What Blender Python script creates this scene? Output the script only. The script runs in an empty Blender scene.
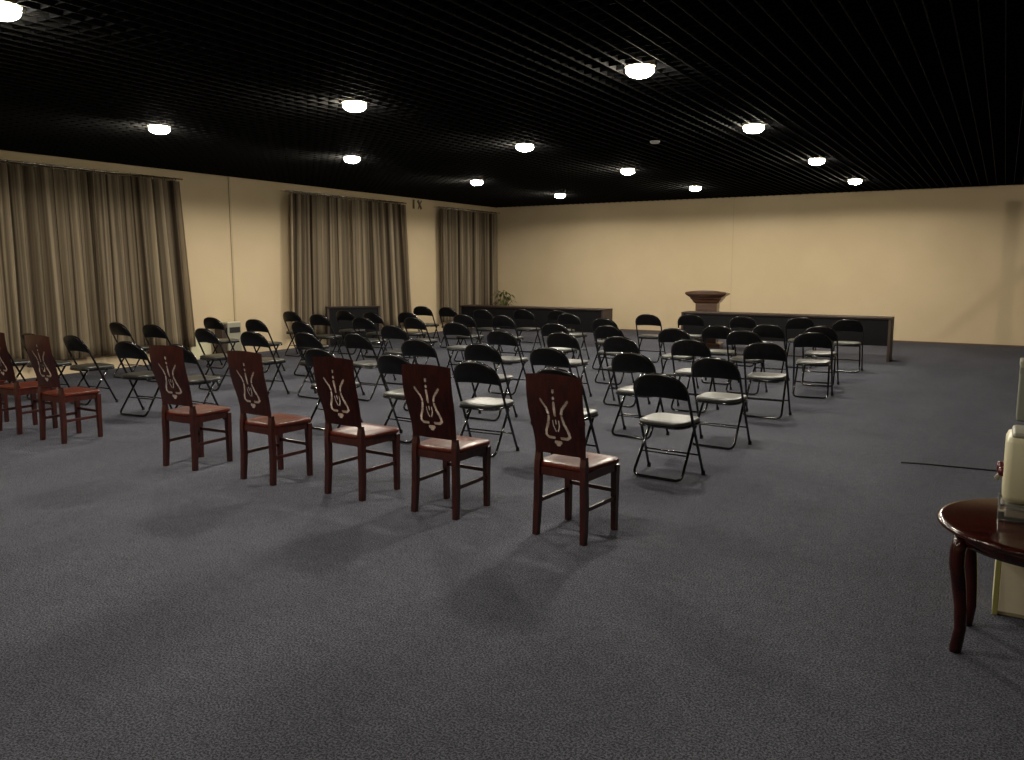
import bpy, bmesh, math, random
from mathutils import Vector, Matrix
random.seed(7)
PI = math.pi
scene = bpy.context.scene
COL = scene.collection

# ------------------------------------------------------------------ camera
EYE = 1.6; F = 816.75; PITCH = math.radians(7.877); YAW = math.radians(30.876)
cd = bpy.data.cameras.new('camera'); cd.sensor_width = 36; cd.lens = F*36/1024; cd.clip_start = 0.05; cd.clip_end = 100
cam = bpy.data.objects.new('camera', cd); COL.objects.link(cam)
cam.location = (0, 0, EYE); cam.rotation_euler = (PI/2-PITCH, 0, YAW)
scene.camera = cam

def ray(px, py):
    """world direction seen at a photo pixel: used only to survey the room from the photograph"""
    r = (px-512, 380-py, F); c, s = math.cos(PITCH), math.sin(PITCH)
    v = (r[0], c*r[2]+s*r[1], -s*r[2]+c*r[1])
    a = YAW
    return (v[0]*math.cos(a)-v[1]*math.sin(a), v[0]*math.sin(a)+v[1]*math.cos(a), v[2])
def at(px, py, z=0.0):
    v = ray(px, py); t = (z-EYE)/v[2]
    return v[0]*t, v[1]*t

# ------------------------------------------------------------------ materials
def mat(name, col, rough=.5, metal=0, coat=0, coat_rough=.1, spec=.5, emit=None, estr=0, trans=0, alpha=1):
    m = bpy.data.materials.new(name); m.use_nodes = True
    b = m.node_tree.nodes['Principled BSDF']
    b.inputs['Base Color'].default_value = (*col, 1)
    b.inputs['Roughness'].default_value = rough
    b.inputs['Metallic'].default_value = metal
    b.inputs['Coat Weight'].default_value = coat
    b.inputs['Coat Roughness'].default_value = coat_rough
    b.inputs['Specular IOR Level'].default_value = spec
    b.inputs['Transmission Weight'].default_value = trans
    if emit:
        b.inputs['Emission Color'].default_value = (*emit, 1); b.inputs['Emission Strength'].default_value = estr
    return m
def vary(m, c1, c2, scale=(1, 1, 1), nscale=5, detail=4, lo=.35, hi=.65, bump=0, bscale=None, bdist=.002):
    """mixes two colours by an object-space noise and adds a bump"""
    nt = m.node_tree; N = nt.nodes; L = nt.links; b = N['Principled BSDF']
    tc = N.new('ShaderNodeTexCoord'); mp = N.new('ShaderNodeMapping'); mp.inputs['Scale'].default_value = scale
    L.new(tc.outputs['Object'], mp.inputs[0])
    no = N.new('ShaderNodeTexNoise'); no.inputs['Scale'].default_value = nscale; no.inputs['Detail'].default_value = detail
    L.new(mp.outputs[0], no.inputs['Vector'])
    cr = N.new('ShaderNodeValToRGB'); cr.color_ramp.elements[0].position = lo; cr.color_ramp.elements[1].position = hi
    cr.color_ramp.elements[0].color = (*c1, 1); cr.color_ramp.elements[1].color = (*c2, 1)
    L.new(no.outputs['Fac'], cr.inputs[0]); L.new(cr.outputs[0], b.inputs['Base Color'])
    if bump:
        n2 = N.new('ShaderNodeTexNoise'); n2.inputs['Scale'].default_value = bscale or nscale; n2.inputs['Detail'].default_value = 3
        L.new(mp.outputs[0], n2.inputs['Vector'])
        bp = N.new('ShaderNodeBump'); bp.inputs['Strength'].default_value = bump; bp.inputs['Distance'].default_value = bdist
        L.new(n2.outputs['Fac'], bp.inputs['Height']); L.new(bp.outputs[0], b.inputs['Normal'])
    return m

M = {}
# carpet: speckled loop pile with soft worn patches
m = mat('carpet', (.06, .06, .07), .95, spec=.1)
nt = m.node_tree; N = nt.nodes; L = nt.links; b = N['Principled BSDF']
tc = N.new('ShaderNodeTexCoord')
def noise(sc, det, rough=.5, vec=None):
    n = N.new('ShaderNodeTexNoise'); n.inputs['Scale'].default_value = sc; n.inputs['Detail'].default_value = det; n.inputs['Roughness'].default_value = rough
    L.new(vec or tc.outputs['Object'], n.inputs['Vector']); return n
def ramp(n, p0, p1, c0, c1):
    r = N.new('ShaderNodeValToRGB'); r.color_ramp.elements[0].position = p0; r.color_ramp.elements[1].position = p1
    r.color_ramp.elements[0].color = (*c0, 1); r.color_ramp.elements[1].color = (*c1, 1); L.new(n.outputs['Fac'], r.inputs[0]); return r
def mul(a, c, fac=1):
    x = N.new('ShaderNodeMix'); x.data_type = 'RGBA'; x.blend_type = 'MULTIPLY'; x.inputs[0].default_value = fac
    L.new(a.outputs[0], x.inputs[6]); L.new(c.outputs[0], x.inputs[7])
    return x
fine = ramp(noise(115, 4, .8), .45, .565, (.040, .042, .055), (.170, .174, .212))
mid = ramp(noise(14, 5, .7), .3, .7, (.78, .78, .78), (1.1, 1.1, 1.1))
mpn = N.new('ShaderNodeMapping'); mpn.inputs['Scale'].default_value = (.8, .35, 1); mpn.inputs['Rotation'].default_value = (0, 0, .6)
L.new(tc.outputs['Object'], mpn.inputs[0])
big = ramp(noise(1.1, 3, .5, mpn.outputs[0]), .35, .65, (.74, .74, .75), (1.0, 1.0, 1.0))
x1 = mul(fine, mid); x2 = N.new('ShaderNodeMix'); x2.data_type = 'RGBA'; x2.blend_type = 'MULTIPLY'; x2.inputs[0].default_value = 1
L.new(x1.outputs[2], x2.inputs[6]); L.new(big.outputs[0], x2.inputs[7]); L.new(x2.outputs[2], b.inputs['Base Color'])
bp = N.new('ShaderNodeBump'); bp.inputs['Strength'].default_value = .5; bp.inputs['Distance'].default_value = .004
nb = noise(160, 2); L.new(nb.outputs['Fac'], bp.inputs['Height']); L.new(bp.outputs[0], b.inputs['Normal'])
M['carpet'] = m
M['wall'] = vary(mat('cream_wall_paint', (.6, .47, .29), .75, spec=.2), (.53, .42, .27), (.585, .468, .31), nscale=.7, detail=3, bump=.15, bscale=60)
M['ceil'] = mat('black_ceiling_void', (.014, .013, .015), .9, spec=.1)
M['grid'] = mat('black_ceiling_louvre', (.006, .006, .007), .95, spec=.02)
M['gridlong'] = mat('black_ceiling_runner', (.017, .0165, .0165), .8, spec=.06)
M['pipe'] = mat('cream_conduit', (.46, .37, .23), .6)
M['darktrim'] = mat('brown_skirting', (.10, .06, .04), .6)
M['wood'] = vary(mat('mahogany_lacquer', (.10, .012, .008), .38, coat=.3, coat_rough=.15, spec=.35), (.024, .0042, .0028), (.060, .0100, .0062), scale=(6, 6, 1.2), nscale=7, detail=6)
M['seatwood'] = vary(mat('mahogany_seat', (.10, .012, .008), .34, coat=.12, coat_rough=.12, spec=.16), (.055, .008, .0045), (.125, .021, .010), scale=(8, 1.5, 4), nscale=6, detail=6)
M['tablewood'] = vary(mat('dark_polished_wood', (.04, .006, .004), .16, spec=.4), (.020, .0036, .0026), (.045, .0075, .005), scale=(1, 8, 1), nscale=6, detail=6)
M['inlay'] = vary(mat('pale_fretwork', (.5, .4, .34), .45), (.34, .27, .23), (.66, .58, .52), nscale=18)
M['vinyl'] = vary(mat('black_vinyl', (.003, .003, .003), .35, spec=.25), (.002, .002, .002), (.005, .0045, .005), nscale=20, bump=.15, bscale=120)
M['seatvinyl'] = vary(mat('grey_black_seat_vinyl', (.03, .03, .03), .36, spec=.9), (.012, .013, .011), (.020, .021, .018), nscale=9, bump=.1, bscale=120)
M['frame'] = mat('black_painted_tube', (.004, .004, .005), .09, spec=.6)
M['rubber'] = mat('black_rubber', (.01, .01, .01), .8)
M['chrome'] = mat('chrome', (.7, .7, .7), .15, metal=1)
M['steel'] = mat('brushed_steel', (.7, .68, .62), .25, metal=1)
M['deskblack'] = mat('black_laminate', (.0035, .0035, .0045), .6, spec=.15)
M['desktop'] = vary(mat('dark_walnut_top', (.03, .015, .01), .45, spec=.3), (.014, .007, .005), (.026, .013, .009), scale=(1, 8, 8), nscale=4)
M['deskside'] = vary(mat('walnut_side', (.04, .025, .02), .55, spec=.3), (.034, .022, .018), (.058, .038, .030), scale=(8, 8, 1), nscale=4)
M['lectern'] = vary(mat('brown_lectern_wood', (.07, .022, .01), .35, coat=.3), (.045, .018, .008), (.085, .038, .018), scale=(1, 1, 8), nscale=5)
M['leaf'] = vary(mat('leaf_green', (.04, .06, .015), .5), (.03, .045, .01), (.10, .11, .03), nscale=8)
M['pot'] = mat('terracotta_pot', (.2, .1, .06), .7)
M['soil'] = mat('soil', (.03, .02, .015), .95)
M['cream'] = mat('cream_plastic', (.66, .62, .42), .4, spec=.5)
M['beige'] = mat('beige_panel', (.72, .64, .47), .55)
M['olive'] = mat('olive_edge', (.38, .37, .12), .5)
M['greygreen'] = mat('grey_green_plastic', (.17, .175, .14), .5)
M['paleplastic'] = mat('pale_grey_plastic', (.27, .26, .20), .5)
M['black'] = mat('matt_black', (.008, .008, .008), .6)
M['redknob'] = mat('dark_red_knob', (.09, .012, .02), .3)
M['clear'] = mat('clear_acrylic', (.9, .92, .9), .05, trans=.9)
M['mark'] = mat('dark_olive_mark', (.12, .09, .05), .8)
M['bulb'] = mat('lit_frosted_bulb', (1, .95, .8), .4, emit=(1, .93, .74), estr=120)
M['lamprim'] = mat('lamp_rim', (.35, .3, .2), .4)
M['detector'] = mat('white_detector', (.4, .4, .4), .5)
# curtains: vertical taupe stripes
m = mat('taupe_striped_curtain', (.1, .07, .05), .75, spec=.2)
nt = m.node_tree; N = nt.nodes; L = nt.links; b = N['Principled BSDF']
uv = N.new('ShaderNodeTexCoord'); mp = N.new('ShaderNodeMapping'); mp.inputs['Scale'].default_value = (1, 0, 0)
L.new(uv.outputs['UV'], mp.inputs[0])
n1 = N.new('ShaderNodeTexNoise'); n1.inputs['Scale'].default_value = 9; n1.inputs['Detail'].default_value = 5; n1.inputs['Roughness'].default_value = .7
L.new(mp.outputs[0], n1.inputs['Vector'])
r = N.new('ShaderNodeValToRGB'); r.color_ramp.elements[0].position = .42; r.color_ramp.elements[1].position = .60
r.color_ramp.elements[0].color = (.075, .052, .033, 1); r.color_ramp.elements[1].color = (.55, .45, .31, 1)
L.new(n1.outputs['Fac'], r.inputs[0]); L.new(r.outputs[0], b.inputs['Base Color'])
M['curtain'] = m

# ------------------------------------------------------------------ mesh helpers
def obj(name, bm, material, parent=None, smooth=False, mods=None):
    me = bpy.data.meshes.new(name); bm.to_mesh(me); bm.free()
    if smooth:
        for p in me.polygons: p.use_smooth = True
    me.materials.append(M[material])
    o = bpy.data.objects.new(name, me); COL.objects.link(o)
    if parent: o.parent = parent
    return o
def thing(name, label=None, cat=None, loc=(0, 0, 0), rotz=0, group=None):
    o = bpy.data.objects.new(name, None); o.empty_display_size = .1; COL.objects.link(o)
    o.location = loc; o.rotation_euler = (0, 0, rotz)
    return tag(o, label, cat, group)
def tag(o, label=None, cat=None, group=None):
    if label: o['label'] = label
    if cat: o['category'] = cat
    if group: o['group'] = group
    return o
def struct(name, bm, m, parent=None):
    o = obj(name, bm, m, parent)
    if not parent: o['kind'] = 'structure'
    return o
def bx(bm, x0, x1, y0, y1, z0, z1, bev=0):
    vs = [bm.verts.new(p) for p in ((x0,y0,z0),(x1,y0,z0),(x1,y1,z0),(x0,y1,z0),(x0,y0,z1),(x1,y0,z1),(x1,y1,z1),(x0,y1,z1))]
    fs = [bm.faces.new([vs[i] for i in f]) for f in ((3,2,1,0),(4,5,6,7),(0,1,5,4),(1,2,6,5),(2,3,7,6),(3,0,4,7))]
    if bev:
        es = list({e for f in fs for e in f.edges})
        bmesh.ops.bevel(bm, geom=es, offset=bev, segments=2, affect='EDGES', profile=.5)
    return bm
def box(x0, x1, y0, y1, z0, z1, bev=0): return bx(bmesh.new(), x0, x1, y0, y1, z0, z1, bev)
def tube(bm, pts, r, n=8, caps=True):
    pts = [Vector(p) for p in pts]; rs = r if isinstance(r, (list, tuple)) else [r]*len(pts)
    prev = None; rings = []
    for i, p in enumerate(pts):
        t = (pts[min(i+1, len(pts)-1)]-pts[max(i-1, 0)]).normalized()
        if prev is None:
            a = Vector((0, 0, 1)) if abs(t.z) < .9 else Vector((1, 0, 0))
            u = t.cross(a).normalized()
        else:
            u = (prev-t*prev.dot(t)).normalized()
        prev = u; v = t.cross(u)
        rings.append([bm.verts.new(p+(u*math.cos(2*PI*k/n)+v*math.sin(2*PI*k/n))*rs[i]) for k in range(n)])
    for a, c in zip(rings, rings[1:]):
        for k in range(n): bm.faces.new((a[k], a[(k+1) % n], c[(k+1) % n], c[k]))
    if caps:
        bm.faces.new(rings[0][::-1]); bm.faces.new(rings[-1])
    return bm
def lathe(bm, prof, n=32, c=(0, 0, 0)):
    rings = []
    for r_, z in prof:
        if r_ < 1e-5: rings.append([bm.verts.new((c[0], c[1], c[2]+z))])
        else: rings.append([bm.verts.new((c[0]+r_*math.cos(2*PI*k/n), c[1]+r_*math.sin(2*PI*k/n), c[2]+z)) for k in range(n)])
    for a, d in zip(rings, rings[1:]):
        for k in range(n):
            q = [a[k % len(a)], a[(k+1) % len(a)], d[(k+1) % len(d)], d[k % len(d)]]
            q2 = []
            for v in q:
                if v not in q2: q2.append(v)
            if len(q2) > 2: bm.faces.new(q2)
    bmesh.ops.recalc_face_normals(bm, faces=bm.faces)
    return bm
def smoothpath(pts, rad=.04, seg=5):
    """rounds the corners of a polyline"""
    P = [Vector(p) for p in pts]; out = [P[0]]
    for a, b_, c in zip(P, P[1:], P[2:]):
        d1 = (a-b_); d2 = (c-b_); k = min(rad, d1.length*.45, d2.length*.45)
        p0 = b_+d1.normalized()*k; p2 = b_+d2.normalized()*k
        for i in range(seg+1):
            t = i/seg; out.append(p0*(1-t)**2+b_*2*t*(1-t)+p2*t*t)
    out.append(P[-1]); return out
def copy_tree(o, parent=None):
    c = o.copy(); COL.objects.link(c)
    if parent: c.parent = parent
    for ch in list(o.children): copy_tree(ch, c)
    return c

# ------------------------------------------------------------------ room shell
XL, XR, YF, YB, H = -12.05, 5.2, -3.6, 19.3, 3.2
struct('floor', box(XL-.2, XR+.2, YF-.2, YB+.2, -.1, 0), 'carpet')
struct('wall_left', box(XL-.2, XL, YF-.2, YB+.2, 0, 3.7), 'wall')
struct('wall_right', box(XR, XR+.2, YF-.2, YB+.2, 0, 3.7), 'wall')
struct('wall_back', box(XL, XR, YB, YB+.2, 0, 3.7), 'wall')
struct('wall_front', box(XL, XR, YF-.2, YF, 0, 3.7), 'wall')
ceil = struct('ceiling', box(XL-.2, XR+.2, YF-.2, YB+.2, 3.48, 3.7), 'ceil')
g = bmesh.new()                                     # open louvre: long strips over cross strips
x = XL+.05
while x < XR:
    bx(g, x-.004, x+.004, YF, YB, H, H+.05); x += .145
struct('louvre_runners', g, 'gridlong', ceil); g = bmesh.new()
y = YF+.05
while y < YB:
    bx(g, XL, XR, y-.003, y+.003, H+.006, H+.05); y += .145
struct('louvre_grid', g, 'grid', ceil)
struct('baseboard_back', box(XL, XR, YB-.012, YB, 0, .035), 'darktrim')
struct('trim_1', box(XL, XL+.02, 10.24, 10.275, .60, H), 'pipe')        # conduit down the left wall
struct('trim_2', box(-5.52, -5.508, YB-.006, YB, 0, H), 'pipe')         # joint in the back wall

# ------------------------------------------------------------------ curtains
def curtain_panel(y0, y1, label, flare0=0, flare1=0, seed=0, dark=0):
    y0 *= .979; y1 *= .979
    rnd = random.Random(seed); z1, z0 = 3.012, .24
    bm = bmesh.new(); uvl = bm.loops.layers.uv.new('UVMap')
    nu = int((y1-y0)*70); nv = 14
    ph = rnd.random()*6; folds = (y1-y0)/.2
    w = [rnd.uniform(.6, 1.3) for _ in range(60)]
    def warp(u): return u+.02*math.sin(u*13+ph)+.012*math.sin(u*29+ph*2)
    grid = []
    for j in range(nv+1):
        v = j/nv; row = []
        for i in range(nu+1):
            u = i/nu; uu = warp(u)
            a = folds*2*PI*uu
            amp = .058*w[int(max(0, uu)*folds) % 60]*(.75+.35*(1-v))
            d = amp*math.sin(a)+.016*math.sin(2.3*a+ph+v*1.5)*(1-v*.5)
            yy = y0+(y1-y0)*u + (1-v)*(u*flare1-(1-u)*flare0) + .012*math.sin(a*.5+v*3)*(1-v)
            row.append(bm.verts.new((XL+.15+d, yy, z0+(z1-z0)*v+.008*math.sin(a)*(1-v))))
        grid.append(row)
    for j in range(nv):
        for i in range(nu):
            f = bm.faces.new((grid[j][i], grid[j][i+1], grid[j+1][i+1], grid[j+1][i]))
            for lp, (uu, vv) in zip(f.loops, ((i/nu, j/nv), ((i+1)/nu, j/nv), ((i+1)/nu, (j+1)/nv), (i/nu, (j+1)/nv))):
                lp[uvl].uv = (uu*(y1-y0)+seed*7.3, vv)
    bmesh.ops.solidify(bm, geom=bm.faces[:], thickness=.004)
    o = obj('curtain', bm, 'curtain', None, True); tag(o, label, 'curtain', 'taupe curtains along the left wall')
    n = max(4, int(folds))
    for k in range(n):
        yy = y0+(y1-y0)*(k+.5)/n
        b2 = bmesh.new(); pts = [(XL+.15+.032*math.cos(t*PI/6), yy, 3.03+.032*math.sin(t*PI/6)) for t in range(13)]
        tube(b2, pts, .007, 6, False)
        obj('grommet', b2, 'steel', o, True)
    return o
curtain_panel(5.75, 7.62, 'taupe striped curtain panel at far left, cut by the photo edge', seed=1, flare0=.02, flare1=.03)
curtain_panel(7.66, 9.30, 'taupe striped curtain panel flaring out beside the bare wall with the conduit', seed=2, flare1=.14)
curtain_panel(11.80, 13.52, 'left panel of the middle taupe curtain, near the tall black desk', seed=3, flare0=.10)
curtain_panel(13.56, 15.44, 'right panel of the middle taupe curtain, right edge flaring at its foot', seed=4, flare1=.17)
curtain_panel(16.84, 17.92, 'left panel of the farthest taupe curtain', seed=5)
curtain_panel(17.96, 19.55, 'right panel of the farthest taupe curtain, in the room corner', seed=6)
for (a, c, lb) in ((5.6, 9.17, 'thin metal curtain rod over the nearest curtains'), (11.46, 15.17, 'thin metal curtain rod over the middle curtains'), (16.42, 19.26, 'thin metal curtain rod over the farthest curtains')):
    t = thing('curtain_rod', lb, 'curtain rod', (XL, a, 3.048), 0, 'curtain rods on the left wall')
    bm = tube(bmesh.new(), [(.15, 0, 0), (.15, c-a, 0)], .012, 8)
    obj('rod', bm, 'steel', t, True)
    for yy in (.02, (c-a)/2, c-a-.02):
        obj('bracket', tube(bmesh.new(), [(0, yy, 0), (.15, yy, 0)], .009, 6), 'steel', t)

# ------------------------------------------------------------------ ceiling lamps
LX = (-8.75, -5.67, -2.62); LY = (-.45, 3.0, 6.5, 9.9, 13.4, 16.9)
LPOS = {(1, 1): (-5.58, 3.01), (0, 2): (-8.67, 6.40), (1, 2): (-5.75, 6.52), (0, 3): (-8.57, 9.63), (0, 4): (-8.83, 13.45), (1, 3): (-5.71, 9.89), (0, 5): (-8.80, 16.85), (1, 4): (-5.62, 13.23), (2, 2): (-2.71, 6.60), (1, 5): (-5.62, 16.79), (2, 3): (-2.64, 9.93), (2, 4): (-2.60, 13.48), (2, 5): (-2.56, 16.98)}
def make_lamp():
    t = thing('downlight')
    bm = lathe(bmesh.new(), [(.125, .002), (.125, -.002), (.06, -.002), (.06, .07), (.125, .07), (.125, .002)], 28)
    obj('trim_ring', bm, 'lamprim', t, True)
    prof = [(0, -.086)]+[(.115*math.sin(a*PI/16), -.030-.056*math.cos(a*PI/16)) for a in range(1, 15)]+[(.03, .06), (0, .06)]
    obj('bulb', lathe(bmesh.new(), prof, 24), 'bulb', t, True)
    return t
lamp0 = make_lamp(); first = True
ordn = ['', 'first', 'second', 'third', 'fourth', 'fifth', 'sixth', 'seventh', 'eighth', 'ninth', 'tenth', 'eleventh', 'twelfth']
lampcol = {0: 'column nearest the curtains', 1: 'middle column', 2: 'right-hand column'}
E_SPOT = 130
for i, lx in enumerate(LX):
    for j, ly in enumerate(LY):
        vis = (i, j) in LPOS
        if vis: lx, ly = LPOS[(i, j)][0]*.975, LPOS[(i, j)][1]*.975
        else: lx = LX[i]
        if vis:
            t = lamp0 if first else copy_tree(lamp0); first = False
            t.location = (lx, ly, H)
            n = 6-j
            tag(t, f'lit round ceiling downlight, {ordn[n]} from the back wall in the {lampcol[i]}', 'ceiling light', 'lit ceiling downlights')
        s = bpy.data.lights.new('lamp_light', 'SPOT'); s.energy = E_SPOT*(.38, .8, 1, 1, 1, .88)[j]; s.color = (1, .92, .78)
        s.spot_size = math.radians(174); s.spot_blend = .14; s.shadow_soft_size = .09
        so = bpy.data.objects.new('lamp_light', s); COL.objects.link(so); so.location = (lx, ly, H-.15)
        so.visible_glossy = True
# added unseen spot at right; with the made-up post it shadows the back wall
s = bpy.data.lights.new('added_side_light', 'SPOT'); s.energy = 170; s.color = (1, .88, .72); s.spot_size = math.radians(75); s.spot_blend = 1; s.shadow_soft_size = .03
so = bpy.data.objects.new('added_side_light', s); COL.objects.link(so); so.location = (4.2, 14.5, 2.9)
so.rotation_euler = (Vector((-.3, 19.3, 1.3))-Vector((4.2, 14.5, 2.9))).to_track_quat('-Z', 'Y').to_euler()

t = thing('added_shadow_post', 'added unseen black post with a slanted brace, casting the back wall shadows', 'post', (2.13, 16.9, 0))  # made-up post out of view, shaped to throw the upright and slanting wall shadows
obj('base', lathe(bmesh.new(), [(0, 0), (.25, 0), (.25, .02), (.08, .04), (0, .04)], 24), 'black', t)
obj('pole', tube(bmesh.new(), [(0, 0, .02), (0, 0, 2.90)], .05, 12), 'black', t)
obj('brace', tube(bmesh.new(), [(.68, 0, 2.76), (-.60, 0, 1.47)], .05, 10), 'black', t)
# smoke detector
t = thing('smoke_detector', 'small pale flat detector on the black ceiling between the lamps', 'smoke detector', (*at(655, 141, H), H))
obj('detector_body', lathe(bmesh.new(), [(0, -.03), (.05, -.03), (.065, -.01), (.065, 0), (0, 0)], 24), 'detector', t, True)

# ------------------------------------------------------------------ folding chairs
def make_folding():
    t = thing('folding_chair')
    zt, yt, yf = .82, -.19, .19
    def slope(x, z): return (x, yf+(yt-yf)*(z/zt), z)
    zc = .65; hw = .218
    pts = [slope(.232, .012), slope(hw+.004, .35), slope(hw, zc-.06), slope(hw, zc)]
    for k in range(1, 16):
        a = PI*k/16
        pts.append(slope(hw*math.copysign(abs(math.cos(a))**.85, math.cos(a)), zc+(zt-.012-zc)*math.sin(a)**.9))
    pts += [slope(-hw, zc), slope(-hw, zc-.06), slope(-hw-.004, .35), slope(-.232, .012)]
    obj('back_frame', tube(bmesh.new(), pts, .0115, 8), 'frame', t, True)
    # backrest pad
    bm = bmesh.new(); top = []; nseg = 24
    for k in range(nseg+1):
        a = PI*k/nseg; x_ = .212*math.copysign(abs(math.cos(a))**.85, math.cos(a)); top.append((x_, zc-.03+(zt-.008-zc+.03)*math.sin(a)**.75))
    low = [(x_, zc-.035+.012*(1-(x_/.212)**2)) for x_, _ in top]
    def layer(off, sh):
        r1 = []; r2 = []
        for (x1_, z1_), (x2_, z2_) in zip(top, low):
            zm = (z1_+z2_)/2; c = .028*(1-(x1_/.212)**2)
            for (xx, zz, rr) in ((x1_, zm+(z1_-zm)*sh, r1), (x2_, zm+(z2_-zm)*sh, r2)):
                p = slope(xx*(.985 if sh < 1 else 1), zz); rr.append(bm.verts.new((p[0], p[1]+off-c*.6, p[2])))
        return r1, r2
    layers = [layer(-.017, .9), layer(-.011, 1), layer(.009, 1), layer(.015, .9)]
    for (a1, a2), (b1, b2) in zip(layers, layers[1:]):
        for k in range(nseg):
            bm.faces.new((a1[k], a1[k+1], b1[k+1], b1[k])); bm.faces.new((a2[k+1], a2[k], b2[k], b2[k+1]))
        bm.faces.new((a1[0], b1[0], b2[0], a2[0])); bm.faces.new((a1[-1], a2[-1], b2[-1], b1[-1]))
    for (r1, r2), fl in ((layers[0], 1), (layers[-1], 0)):
        for k in range(nseg):
            q = (r1[k], r2[k], r2[k+1], r1[k+1]); bm.faces.new(q if fl else q[::-1])
    bmesh.ops.remove_doubles(bm, verts=bm.verts, dist=.0004)
    bmesh.ops.recalc_face_normals(bm, faces=bm.faces)
    obj('backrest', bm, 'vinyl', t, True)
    # seat pad, rounded and slightly tapered
    def outline(s, z):
        pts_ = []
        for k in range(40):
            a = 2*PI*k/40; ca, sa = math.cos(a), math.sin(a)
            x_ = math.copysign(abs(ca)**.42, ca); y_ = math.copysign(abs(sa)**.42, sa)
            pts_.append((x_*(.196+.006*y_)*s, .045+y_*.195*s, z))
        return pts_
    bm = bmesh.new(); rings = [[bm.verts.new(p) for p in outline(s_, z_)] for s_, z_ in ((.96, .413), (1, .418), (1, .436), (.975, .445), (.9, .449), (.5, .450))]
    for a_, c_ in zip(rings, rings[1:]):
        for k in range(40): bm.faces.new((a_[k], a_[(k+1) % 40], c_[(k+1) % 40], c_[k]))
    bm.faces.new(rings[0][::-1]); bm.faces.new(rings[-1])
    obj('seat', bm, 'seatvinyl', t, True)
    bm = bmesh.new(); o_ = outline(.985, .408); tube(bm, o_+[o_[0]], .011, 6, False)
    obj('seat_frame', bm, 'frame', t, True)
    # rear legs: one U tube with a floor bar
    pts = smoothpath([(.185, .12, .40), (.200, -.155, .013), (-.200, -.155, .013), (-.185, .12, .40)], .055, 6)
    obj('rear_leg_frame', tube(bmesh.new(), pts, .0115, 8), 'frame', t, True)
    p = slope(.225, .17); obj('stretcher', tube(bmesh.new(), [p, (-p[0], p[1], p[2])], .007, 6), 'frame', t, True)
    obj('rear_stretcher', tube(bmesh.new(), [(.19, -.030, .18), (-.19, -.030, .18)], .006, 6), 'frame', t, True)
    for sx in (-1, 1):
        obj('foot_cap', lathe(bmesh.new(), [(0, 0), (.016, 0), (.016, .03), (.012, .036), (0, .036)], 10, (sx*.232, .186, 0)), 'rubber', t, True)
    return t
# photo positions of the top of each backrest, row by row from the wooden chairs, right to left
ROWS = [
 [(657,373,-5),(554,368,-3),(472,361,2),(391,354,-3),(317,348,0),(175,344,0),(125,341,6),(70,335,-2),(28,333,4),(-13,332,-3)],
 [(713,357,-4),(630,352,-4),(546,347,-2),(479,343,1),(415,339,4),(304,332,-2),(250,331,3),(202,328,-3),(150,324,4),(115,322,-2)],
 [(764,342,2),(689,339,0),(618,336,-4),(560,332,-3),(499,330,-2),(454,322,5),(391,325,2),(354,333,-3),(299,321,-3),(253,319,2),(210,317,0)],
 [(813,332,6),(743,330,0),(673,328,0),(607,325,-4),(553,323,0),(412,317,-4),(361,317,3),(317,314,2),(289,311,-2)],
 [(820,326,4),(767,324,-2),(717,325,2),(603,318,-3),(501,315,-3),(462,314,0),(406,312,2),(370,312,-1),(343,310,2)],
 [(848,319,7),(800,317,3),(742,316,-3),(690,314,4),(647,314,2),(567,313,-3),(557,310,3),(522,309,0),(481,309,0),(446,307,-2),(421,306,5)],
]
fold = make_folding(); first = True
rowname = ['first', 'second', 'third', 'fourth', 'fifth', 'farthest']
for r_, row in enumerate(ROWS):
    for k, (px, py, rot) in enumerate(row):
        t = fold if first else copy_tree(fold); first = False
        X, Y = at(px, py, .82); a = math.radians(rot)
        t.location = (X-math.sin(a)*.19, Y+math.cos(a)*.19, 0); t.rotation_euler = (0, 0, a)
        left = px < (330 if r_ == 0 else 0)
        tag(t, ('black folding chair at the right end of the' if k == 0 else 'black folding chair at the left end of the' if k == len(row)-1 else f'black folding chair, {ordn[k+1]} from the right in the')+f' {rowname[r_]} row past the wooden chairs',
            'folding chair', 'black folding chairs in rows')

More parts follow.
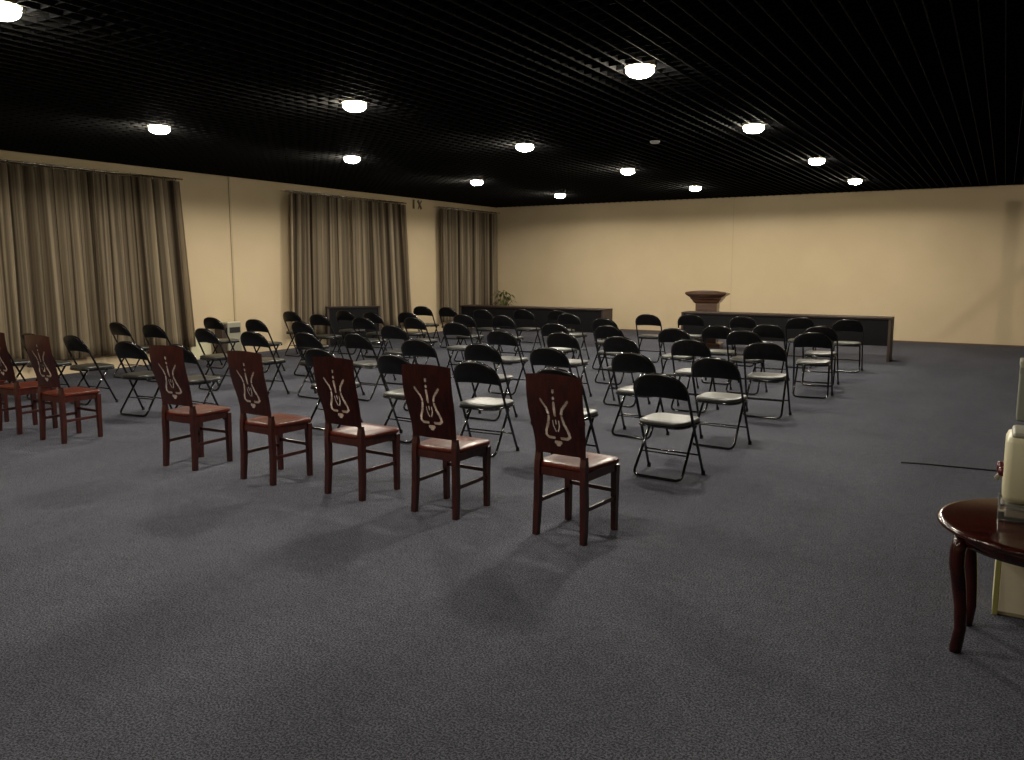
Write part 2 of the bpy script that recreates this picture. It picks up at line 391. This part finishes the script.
# ------------------------------------------------------------------ wooden chairs
def make_wooden():
    t = thing('wooden_chair')
    ZB, ZT = .515, .985
    def lean(z): return 0 if z < .42 else -.078*((z-.42)/(ZT-.42))**1.25 + .012*math.sin((z-.42)/(ZT-.42)*2*PI)
    def half(z):
        q = (z-ZB)/(ZT-ZB); return .176+.018*(max(0, min(1, (q-.05)/.55))**2*(3-2*max(0, min(1, (q-.05)/.55))))-.004*max(0, q-.8)
    # fretwork pattern as strokes: u in half widths, v from the top (0) to the foot (1) of the board
    strokes = []
    for s in (-1, 1):
        strokes += [([(s*.50, .30), (s*.42, .345), (s*.30, .40), (s*.24, .47)], .0075),
                    ([(s*.24, .51), (s*.30, .60), (s*.42, .70), (s*.44, .76), (s*.32, .79), (s*.14, .785)], .0085),
                    ([(s*.12, .56), (s*.10, .64), (s*.04, .70)], .0045)]
    strokes += [([(0, .33), (0, .49)], .0075), ([(0, .175), (0, .195)], .009), ([(0, .265), (0, .275)], .008), ([(-.09, .845), (.09, .845)], .011), ([(-.02, .875), (.02, .875)], .010), ([(0, .55), (0, .60)], .005)]
    def inpat(x, z):
        v = (ZT-z)/(ZT-ZB)
        for pts_, w_ in strokes:
            for (u0, v0), (u1, v1) in zip(pts_, pts_[1:]):
                ax, ay, bx_, by_ = u0*.185, v0*.47, u1*.185, v1*.47
                dx, dy = bx_-ax, by_-ay; q = max(0, min(1, ((x-ax)*dx+(v*.47-ay)*dy)/(dx*dx+dy*dy+1e-12)))
                if math.hypot(x-ax-q*dx, v*.47-ay-q*dy) < w_: return True
        return False
    NU, NV = 92, 112
    def build(sel, th, off):
        bm = bmesh.new(); cache = {}
        def vert(i, j):
            if (i, j) not in cache:
                z = ZB+(ZT-ZB)*j/NV; u = -1+2*i/NU
                cap = .012*(1-u*u)*max(0, (j/NV-.9)/.1)
                cache[(i, j)] = bm.verts.new((u*half(z), lean(z)+off+.012*(1-u*u)*-1, z+cap))
            return cache[(i, j)]
        for j in range(NV):
            zc_ = ZB+(ZT-ZB)*(j+.5)/NV
            for i in range(NU):
                xc = (-1+2*(i+.5)/NU)*half(zc_)
                if inpat(xc, zc_) == sel:
                    bm.faces.new((vert(i, j), vert(i+1, j), vert(i+1, j+1), vert(i, j+1)))
        bmesh.ops.solidify(bm, geom=bm.faces[:], thickness=th)
        bmesh.ops.recalc_face_normals(bm, faces=bm.faces)
        return bm
    bk = obj('backrest', build(False, -.022, -.011), 'wood', t)
    obj('fretwork_inlay', build(True, -.012, -.008), 'inlay', bk)
    # rear legs run up into the stiles
    for s in (-1, 1):
        bm = bmesh.new(); prev = None
        zs = [0, .2, .40, .46, .50, .517]
        for z in zs:
            y0 = lean(z)+(.012 if z == 0 else 0)*-1; w = .017 if z < .1 else .0195
            ring = [bm.verts.new((s*(.168-.010*min(1, z/.5))+dx*w, y0+dy*w*(1 if z < .5 else .62), z)) for dx, dy in ((-1, -1), (1, -1), (1, 1), (-1, 1))]
            if prev:
                for k in range(4): bm.faces.new((prev[k], prev[(k+1) % 4], ring[(k+1) % 4], ring[k]))
            else: bm.faces.new(ring[::-1])
            prev = ring
        bm.faces.new(prev)
        obj('leg', bm, 'wood', t)
        bm = bmesh.new(); prev = None
        for z, w in ((0, .016), (.25, .0185), (.41, .021)):
            ring = [bm.verts.new((s*.168+dx*w, .345+dy*w, z)) for dx, dy in ((-1, -1), (1, -1), (1, 1), (-1, 1))]
            if prev:
                for k in range(4): bm.faces.new((prev[k], prev[(k+1) % 4], ring[(k+1) % 4], ring[k]))
            else: bm.faces.new(ring[::-1])
            prev = ring
        bm.faces.new(prev); obj('leg', bm, 'wood', t)
        obj('stretcher', box(s*.17-.008, s*.17+.008, .01, .335, .19, .215, .003), 'wood', t)
    obj('stretcher', box(-.16, .16, .338, .352, .235, .26, .003), 'wood', t)
    bm = bmesh.new()
    bx(bm, -.16, .16, -.01, .008, .375, .425); bx(bm, -.16, .16, .335, .355, .375, .425)
    bx(bm, -.182, -.166, .0, .34, .375, .425); bx(bm, .166, .182, .0, .34, .375, .425)
    obj('apron', bm, 'wood', t)
    # seat: saddle with rounded edges, notched behind the stiles
    bm = bmesh.new(); rings = []
    def so_(s, z):
        out = []
        for k in range(48):
            a = 2*PI*k/48; ca, sa = math.cos(a), math.sin(a)
            x_ = math.copysign(abs(ca)**.28, ca); y_ = math.copysign(abs(sa)**.28, sa)
            out.append((x_*(.192+.012*y_)*s, .185+y_*.193*s, z))
        return out
    for s_, z_ in ((.975, .424), (1, .430), (1, .444), (.98, .451), (.93, .454), (.6, .450), (.2, .447)):
        rings.append([bm.verts.new(p) for p in so_(s_, z_)])
    for a_, c_ in zip(rings, rings[1:]):
        for k in range(48): bm.faces.new((a_[k], a_[(k+1) % 48], c_[(k+1) % 48], c_[k]))
    bm.faces.new(rings[0][::-1]); bm.faces.new(rings[-1])
    obj('seat', bm, 'seatwood', t, True)
    return t
wc = make_wooden(); first = True
WCH = [  # midpoint between rear feet, turn, label
 (-2.155, 4.165, -6, 'glossy mahogany dining chair at the right end of the wooden row, nearest the camera'),
 (-3.07, 4.17, -1, 'mahogany dining chair with fretwork back, second from the right of the wooden row'),
 (-3.865, 4.19, -3, 'mahogany dining chair with a bright glare on its seat, third from the right'),
 (-4.70, 4.16, -3, 'mahogany dining chair, fourth from the right end of the wooden row'),
 (-5.57, 4.14, 3, 'mahogany dining chair just right of the gap in the wooden row'),
 (-7.44, 4.19, 1, 'mahogany dining chair just left of the gap in the wooden row'),
 (-8.22, 4.21, 2, 'mahogany dining chair whose back touches the left photo edge'),
 (-9.02, 4.16, -4, 'mahogany dining chair mostly outside the left photo edge, only its front showing'),
]
for (X, Y, rot, lb) in WCH:
    t = wc if first else copy_tree(wc); first = False
    t.location = (X, Y, 0); t.rotation_euler = (0, 0, math.radians(rot)); tag(t, lb, 'chair', 'row of wooden chairs')

# ------------------------------------------------------------------ desks
def desk(x0, x1, y0, y1, label, z=.75, pb=.27, loc=None, rot=0):
    L_ = x1-x0; D = y1-y0
    t = thing('panel_desk', label, 'desk', loc or (x0, y0, 0), rot)
    obj('desktop', box(0, L_, 0, D, z-.03, z, .004), 'desktop', t)
    obj('side_panel', box(0, .04, .01, D-.01, 0, z-.03), 'deskside', t)
    obj('side_panel', box(L_-.04, L_, .01, D-.01, 0, z-.03), 'deskside', t)
    obj('front_panel', box(.04, L_-.04, .03, .05, pb, z-.03), 'deskblack', t)
    return t
desk(-5.25, -1.58, 15.08, 15.55, 'long black-fronted desk standing before the lectern')
desk(-10.42, -6.9, 15.12, 15.6, 'long black-fronted desk near the far corner, in front of the plant')
desk(0, 1.09, 0, .20, 'short black desk standing askew in front of the middle curtains', z=.81, pb=.04, loc=(-11.55, 12.13, 0), rot=math.atan2(.87, .62))

# ------------------------------------------------------------------ lectern
t = thing('lectern', 'brown wooden lectern with a flared top behind the right desk', 'lectern', (-5.06, 16.1, 0), math.radians(8))
def taper(levels, depth):
    bm = bmesh.new(); prev = None
    for z, hw_, hd in levels:
        ring = [bm.verts.new((dx*hw_, dy*hd, z)) for dx, dy in ((-1, -1), (1, -1), (1, 1), (-1, 1))]
        if prev:
            for k in range(4): bm.faces.new((prev[k], prev[(k+1) % 4], ring[(k+1) % 4], ring[k]))
        else: bm.faces.new(ring[::-1])
        prev = ring
    bm.faces.new(prev); return bm
obj('base', taper([(0, .30, .24), (.08, .30, .24), (.10, .27, .21)], 0), 'lectern', t)
obj('column', taper([(.10, .21, .17), (.89, .21, .17)], 0), 'lectern', t)
obj('flared_head', taper([(.885, .215, .175), (.91, .25, .20), (.955, .275, .22), (.975, .30, .24), (1.01, .31, .25)], 0), 'lectern', t)
bm = bmesh.new()   # curved tray
NS = 16; rows_ = []
for k in range(NS+1):
    u = -1+2*k/NS; hx = u*.40; fy = -.30-.06*(1-u*u); zz = 1.145-.035*u*u
    rows_.append([bm.verts.new(p) for p in ((hx*.80, fy+.05, 1.01), (hx, fy, 1.07), (hx, fy, zz-.02), (hx*.98, fy+.02, zz), (hx*.98, .27, zz-.035), (hx, .28, 1.06), (hx*.8, .26, 1.01))])
for a_, c_ in zip(rows_, rows_[1:]):
    for q in range(7): bm.faces.new((a_[q], c_[q], c_[(q+1) % 7], a_[(q+1) % 7]))
bm.faces.new(rows_[0]); bm.faces.new(rows_[-1][::-1]); bmesh.ops.recalc_face_normals(bm, faces=bm.faces)
obj('reading_tray', bm, 'lectern', t)

# ------------------------------------------------------------------ potted plant
t = thing('potted_plant', 'leafy potted plant in the far corner behind the left desk', 'plant', (-11.23, 18.35, 0))
obj('pot', lathe(bmesh.new(), [(0, 0), (.12, 0), (.17, .30), (.185, .30), (.185, .34), (.155, .34), (.15, .30), (0, .30)], 24), 'pot', t, True)
obj('soil', lathe(bmesh.new(), [(0, .305), (.15, .305), (.14, .30), (0, .30)], 20), 'soil', t)
rnd = random.Random(5); bm = bmesh.new(); bs = bmesh.new()
for k in range(34):
    a = k*2.4; hgt = rnd.uniform(.62, 1.0); sp = rnd.uniform(.05, .24)
    base = Vector((0, 0, .3)); tip = Vector((math.cos(a)*sp, math.sin(a)*sp, hgt))
    mid_ = Vector((math.cos(a)*sp*.3, math.sin(a)*sp*.3, hgt*.8))
    path = [base*(1-q)**2+mid_*2*q*(1-q)+tip*q*q for q in (0, .33, .66, 1)]
    tube(bs, path, .006, 5)
    d = Vector((math.cos(a), math.sin(a), rnd.uniform(-.5, .35))).normalized(); side = d.cross(Vector((0, 0, 1))).normalized(); ll = rnd.uniform(.10, .16); prev = None
    for q in range(6):
        s_ = q/5; c_ = tip+d*ll*s_+Vector((0, 0, -.06*s_*s_)); w = .035*math.sin(PI*min(1, s_*.9+.08))
        cur = [bm.verts.new(c_-side*w), bm.verts.new(c_+Vector((0, 0, -.006))), bm.verts.new(c_+side*w)]
        if prev:
            bm.faces.new((prev[0], prev[1], cur[1], cur[0])); bm.faces.new((prev[1], prev[2], cur[2], cur[1]))
        prev = cur
obj('foliage', bm, 'leaf', t); obj('stems', bs, 'leaf', t)

# ------------------------------------------------------------------ small wall things, left
t = thing('electric_heater', 'small pale box appliance with a dark band, on the floor by the left wall conduit', 'appliance', (-11.82, 9.92, 0), 0)
obj('body', box(-.13, .13, -.14, .16, 0, .62, .012), 'paleplastic', t)
obj('dark_band', box(.128, .136, -.10, .13, .44, .54), 'black', t)
obj('dark_band', box(-.10, .12, -.146, -.138, .44, .54), 'black', t)
obj('top_cap', box(-.125, .125, -.13, .15, .618, .635, .004), 'cream', t)
obj('side_post', box(-.10, .10, -.24, -.145, 0, .60, .01), 'deskside', t)
t = obj('leaning_board', box(0, .03, 0, .42, 0, .50, .004), 'cream'); t.location = (-12.0, 9.22, 0); tag(t, 'small cream board standing against the left wall beside the pale appliance', 'board')

# dark mark high on the left wall between the curtains
def wallpt(px, py, X=XL+.006):
    v = ray(px, py); k = X/v[0]; return (X, v[1]*k, EYE+v[2]*k)
bm = bmesh.new()
def stroke(p, q, w):
    a, c = Vector(wallpt(*p)), Vector(wallpt(*q)); d = (c-a).normalized(); n_ = d.cross(Vector((1, 0, 0)))*w
    f = [a-n_, a+n_, c+n_, c-n_]
    lo = [bm.verts.new(v) for v in f]; hi = [bm.verts.new(v+Vector((.01, 0, 0))) for v in f]
    bm.faces.new(hi); bm.faces.new(lo[::-1])
    for k in range(4): bm.faces.new((lo[k], lo[(k+1) % 4], hi[(k+1) % 4], hi[k]))
stroke((413.5, 199.6), (413.5, 208.6), .030)
stroke((417.6, 200.4), (421.2, 209.2), .030); stroke((421.5, 200.9), (419.4, 204.6), .012); stroke((419.4, 204.6), (418, 209), .010)
bmesh.ops.recalc_face_normals(bm, faces=bm.faces)
tag(obj('wall_lettering', bm, 'mark'), 'small dark IX-shaped mark high on the left wall between two curtains', 'wall mark')

# ------------------------------------------------------------------ round table at the right
TX, TY, TZ = .25, 3.91, .55
t = thing('round_side_table', 'low round mahogany side table with curved legs at the right edge', 'table', (TX, TY, 0))
obj('tabletop', lathe(bmesh.new(), [(0, TZ), (.405, TZ), (.418, TZ-.002), (.428, TZ-.010), (.43, TZ-.018), (.424, TZ-.027), (.40, TZ-.032), (0, TZ-.032)], 72), 'tablewood', t, True)
obj('apron', lathe(bmesh.new(), [(.35, TZ-.032), (.385, TZ-.032), (.375, TZ-.060), (.362, TZ-.085), (.35, TZ-.085), (.35, TZ-.032)], 60), 'tablewood', t, True)
for sx in (-1, 1):
    for sy in (-1, 1):
        d = Vector((sx*.88, sy*.47, 0)).normalized(); nrm = Vector((-d.y, d.x, 0)); bm = bmesh.new(); prev = None
        for z, r_, w, dp in ((0, .360, .022, .022), (.02, .358, .024, .024), (.10, .346, .023, .023), (.20, .352, .026, .024), (.30, .366, .029, .028), (.38, .380, .032, .029), (.44, .380, .033, .029), (.52, .362, .033, .028)):
            ring = []
            for k in range(12):
                a = 2*PI*k/12; ring.append(bm.verts.new(d*(r_*(.90 if sy > 0 else 1)+dp*math.cos(a))+nrm*(w*math.sin(a))+Vector((0, 0, z))))
            if prev:
                for k in range(12): bm.faces.new((prev[k], prev[(k+1) % 12], ring[(k+1) % 12], ring[k]))
            else: bm.faces.new(ring[::-1])
            prev = ring
        bm.faces.new(prev); obj('leg', bm, 'tablewood', t, True)

# tabletop water dispenser
t = thing('tabletop_water_dispenser', 'cream tabletop dispenser with rounded top and clear tray on the round table', 'water dispenser', (.17, 4.00, TZ))
obj('body', box(-.115, .16, -.12, .12, .075, .36, .03), 'cream', t, True)
obj('lid', box(-.095, .12, -.11, .11, .345, .375, .014), 'paleplastic', t, True)
obj('clear_tray', box(-.125, .16, -.125, .125, .0, .072, .008), 'clear', t)
obj('tray_insert', box(-.10, .13, -.10, .10, .012, .05, .006), 'steel', t)
obj('spout', tube(bmesh.new(), [(-.10, 0, .175), (-.125, 0, .172), (-.138, 0, .15)], .012, 10), 'paleplastic', t, True)
obj('tap_knob', lathe(bmesh.new(), [(0, .178), (.016, .178), (.020, .20), (.017, .225), (0, .228)], 14, (-.122, 0, 0)), 'redknob', t, True)
obj('tap_knob', lathe(bmesh.new(), [(0, .178), (.014, .178), (.018, .195), (.014, .212), (0, .214)], 14, (-.118, -.05, 0)), 'redknob', t, True)

# beige cabinet on the floor behind the table
t = thing('beige_floor_cabinet', 'beige low cabinet with an olive edge standing behind the round table', 'cabinet', (.06, 4.25, 0))
obj('carcass', box(0, .36, .01, .30, 0, .45, .006), 'cream', t)
obj('front_panel', box(.022, .355, -.004, .012, .02, .445, .003), 'beige', t)
obj('edge_strip', box(0, .022, -.004, .012, .0, .45, .002), 'olive', t)
# grey-green appliance farther back
X0, Y0 = at(1016, 421)
t = thing('grey_floor_appliance', 'grey-green floor appliance with black recess, cut by the right photo edge', 'appliance', (X0, Y0, 0))
obj('body', box(.0, .34, 0, .32, 0, .50, .012), 'greygreen', t)
obj('head', box(-.005, .345, -.01, .33, .56, .64, .015), 'paleplastic', t)
obj('recess', box(.03, .34, .03, .30, .495, .565), 'black', t)
obj('side_post', box(-.0, .035, 0, .30, .495, .565), 'greygreen', t)

# power cable on the carpet
p0, p1, p2 = at(901, 463), at(950, 467), at(1003, 472)
bm = tube(bmesh.new(), [(p0[0], p0[1], .006), ((p0[0]+p1[0])/2, (p0[1]+p1[1])/2+.015, .006), (p1[0], p1[1], .006), (p2[0], p2[1], .006), (p2[0]+.6, p2[1]+.1, .006)], .006, 6)
tag(obj('power_cable', bm, 'rubber', None, True), 'thin black cable lying on the carpet at right', 'cable')

# ------------------------------------------------------------------ world and colour
w = bpy.data.worlds.new('world'); scene.world = w; w.use_nodes = True
w.node_tree.nodes['Background'].inputs[0].default_value = (.02, .02, .025, 1); w.node_tree.nodes['Background'].inputs[1].default_value = .3
scene.view_settings.view_transform = 'Standard'; scene.view_settings.look = 'None'; scene.view_settings.exposure = -0.08
scene.cycles.use_denoising = True; scene.cycles.max_bounces = 6
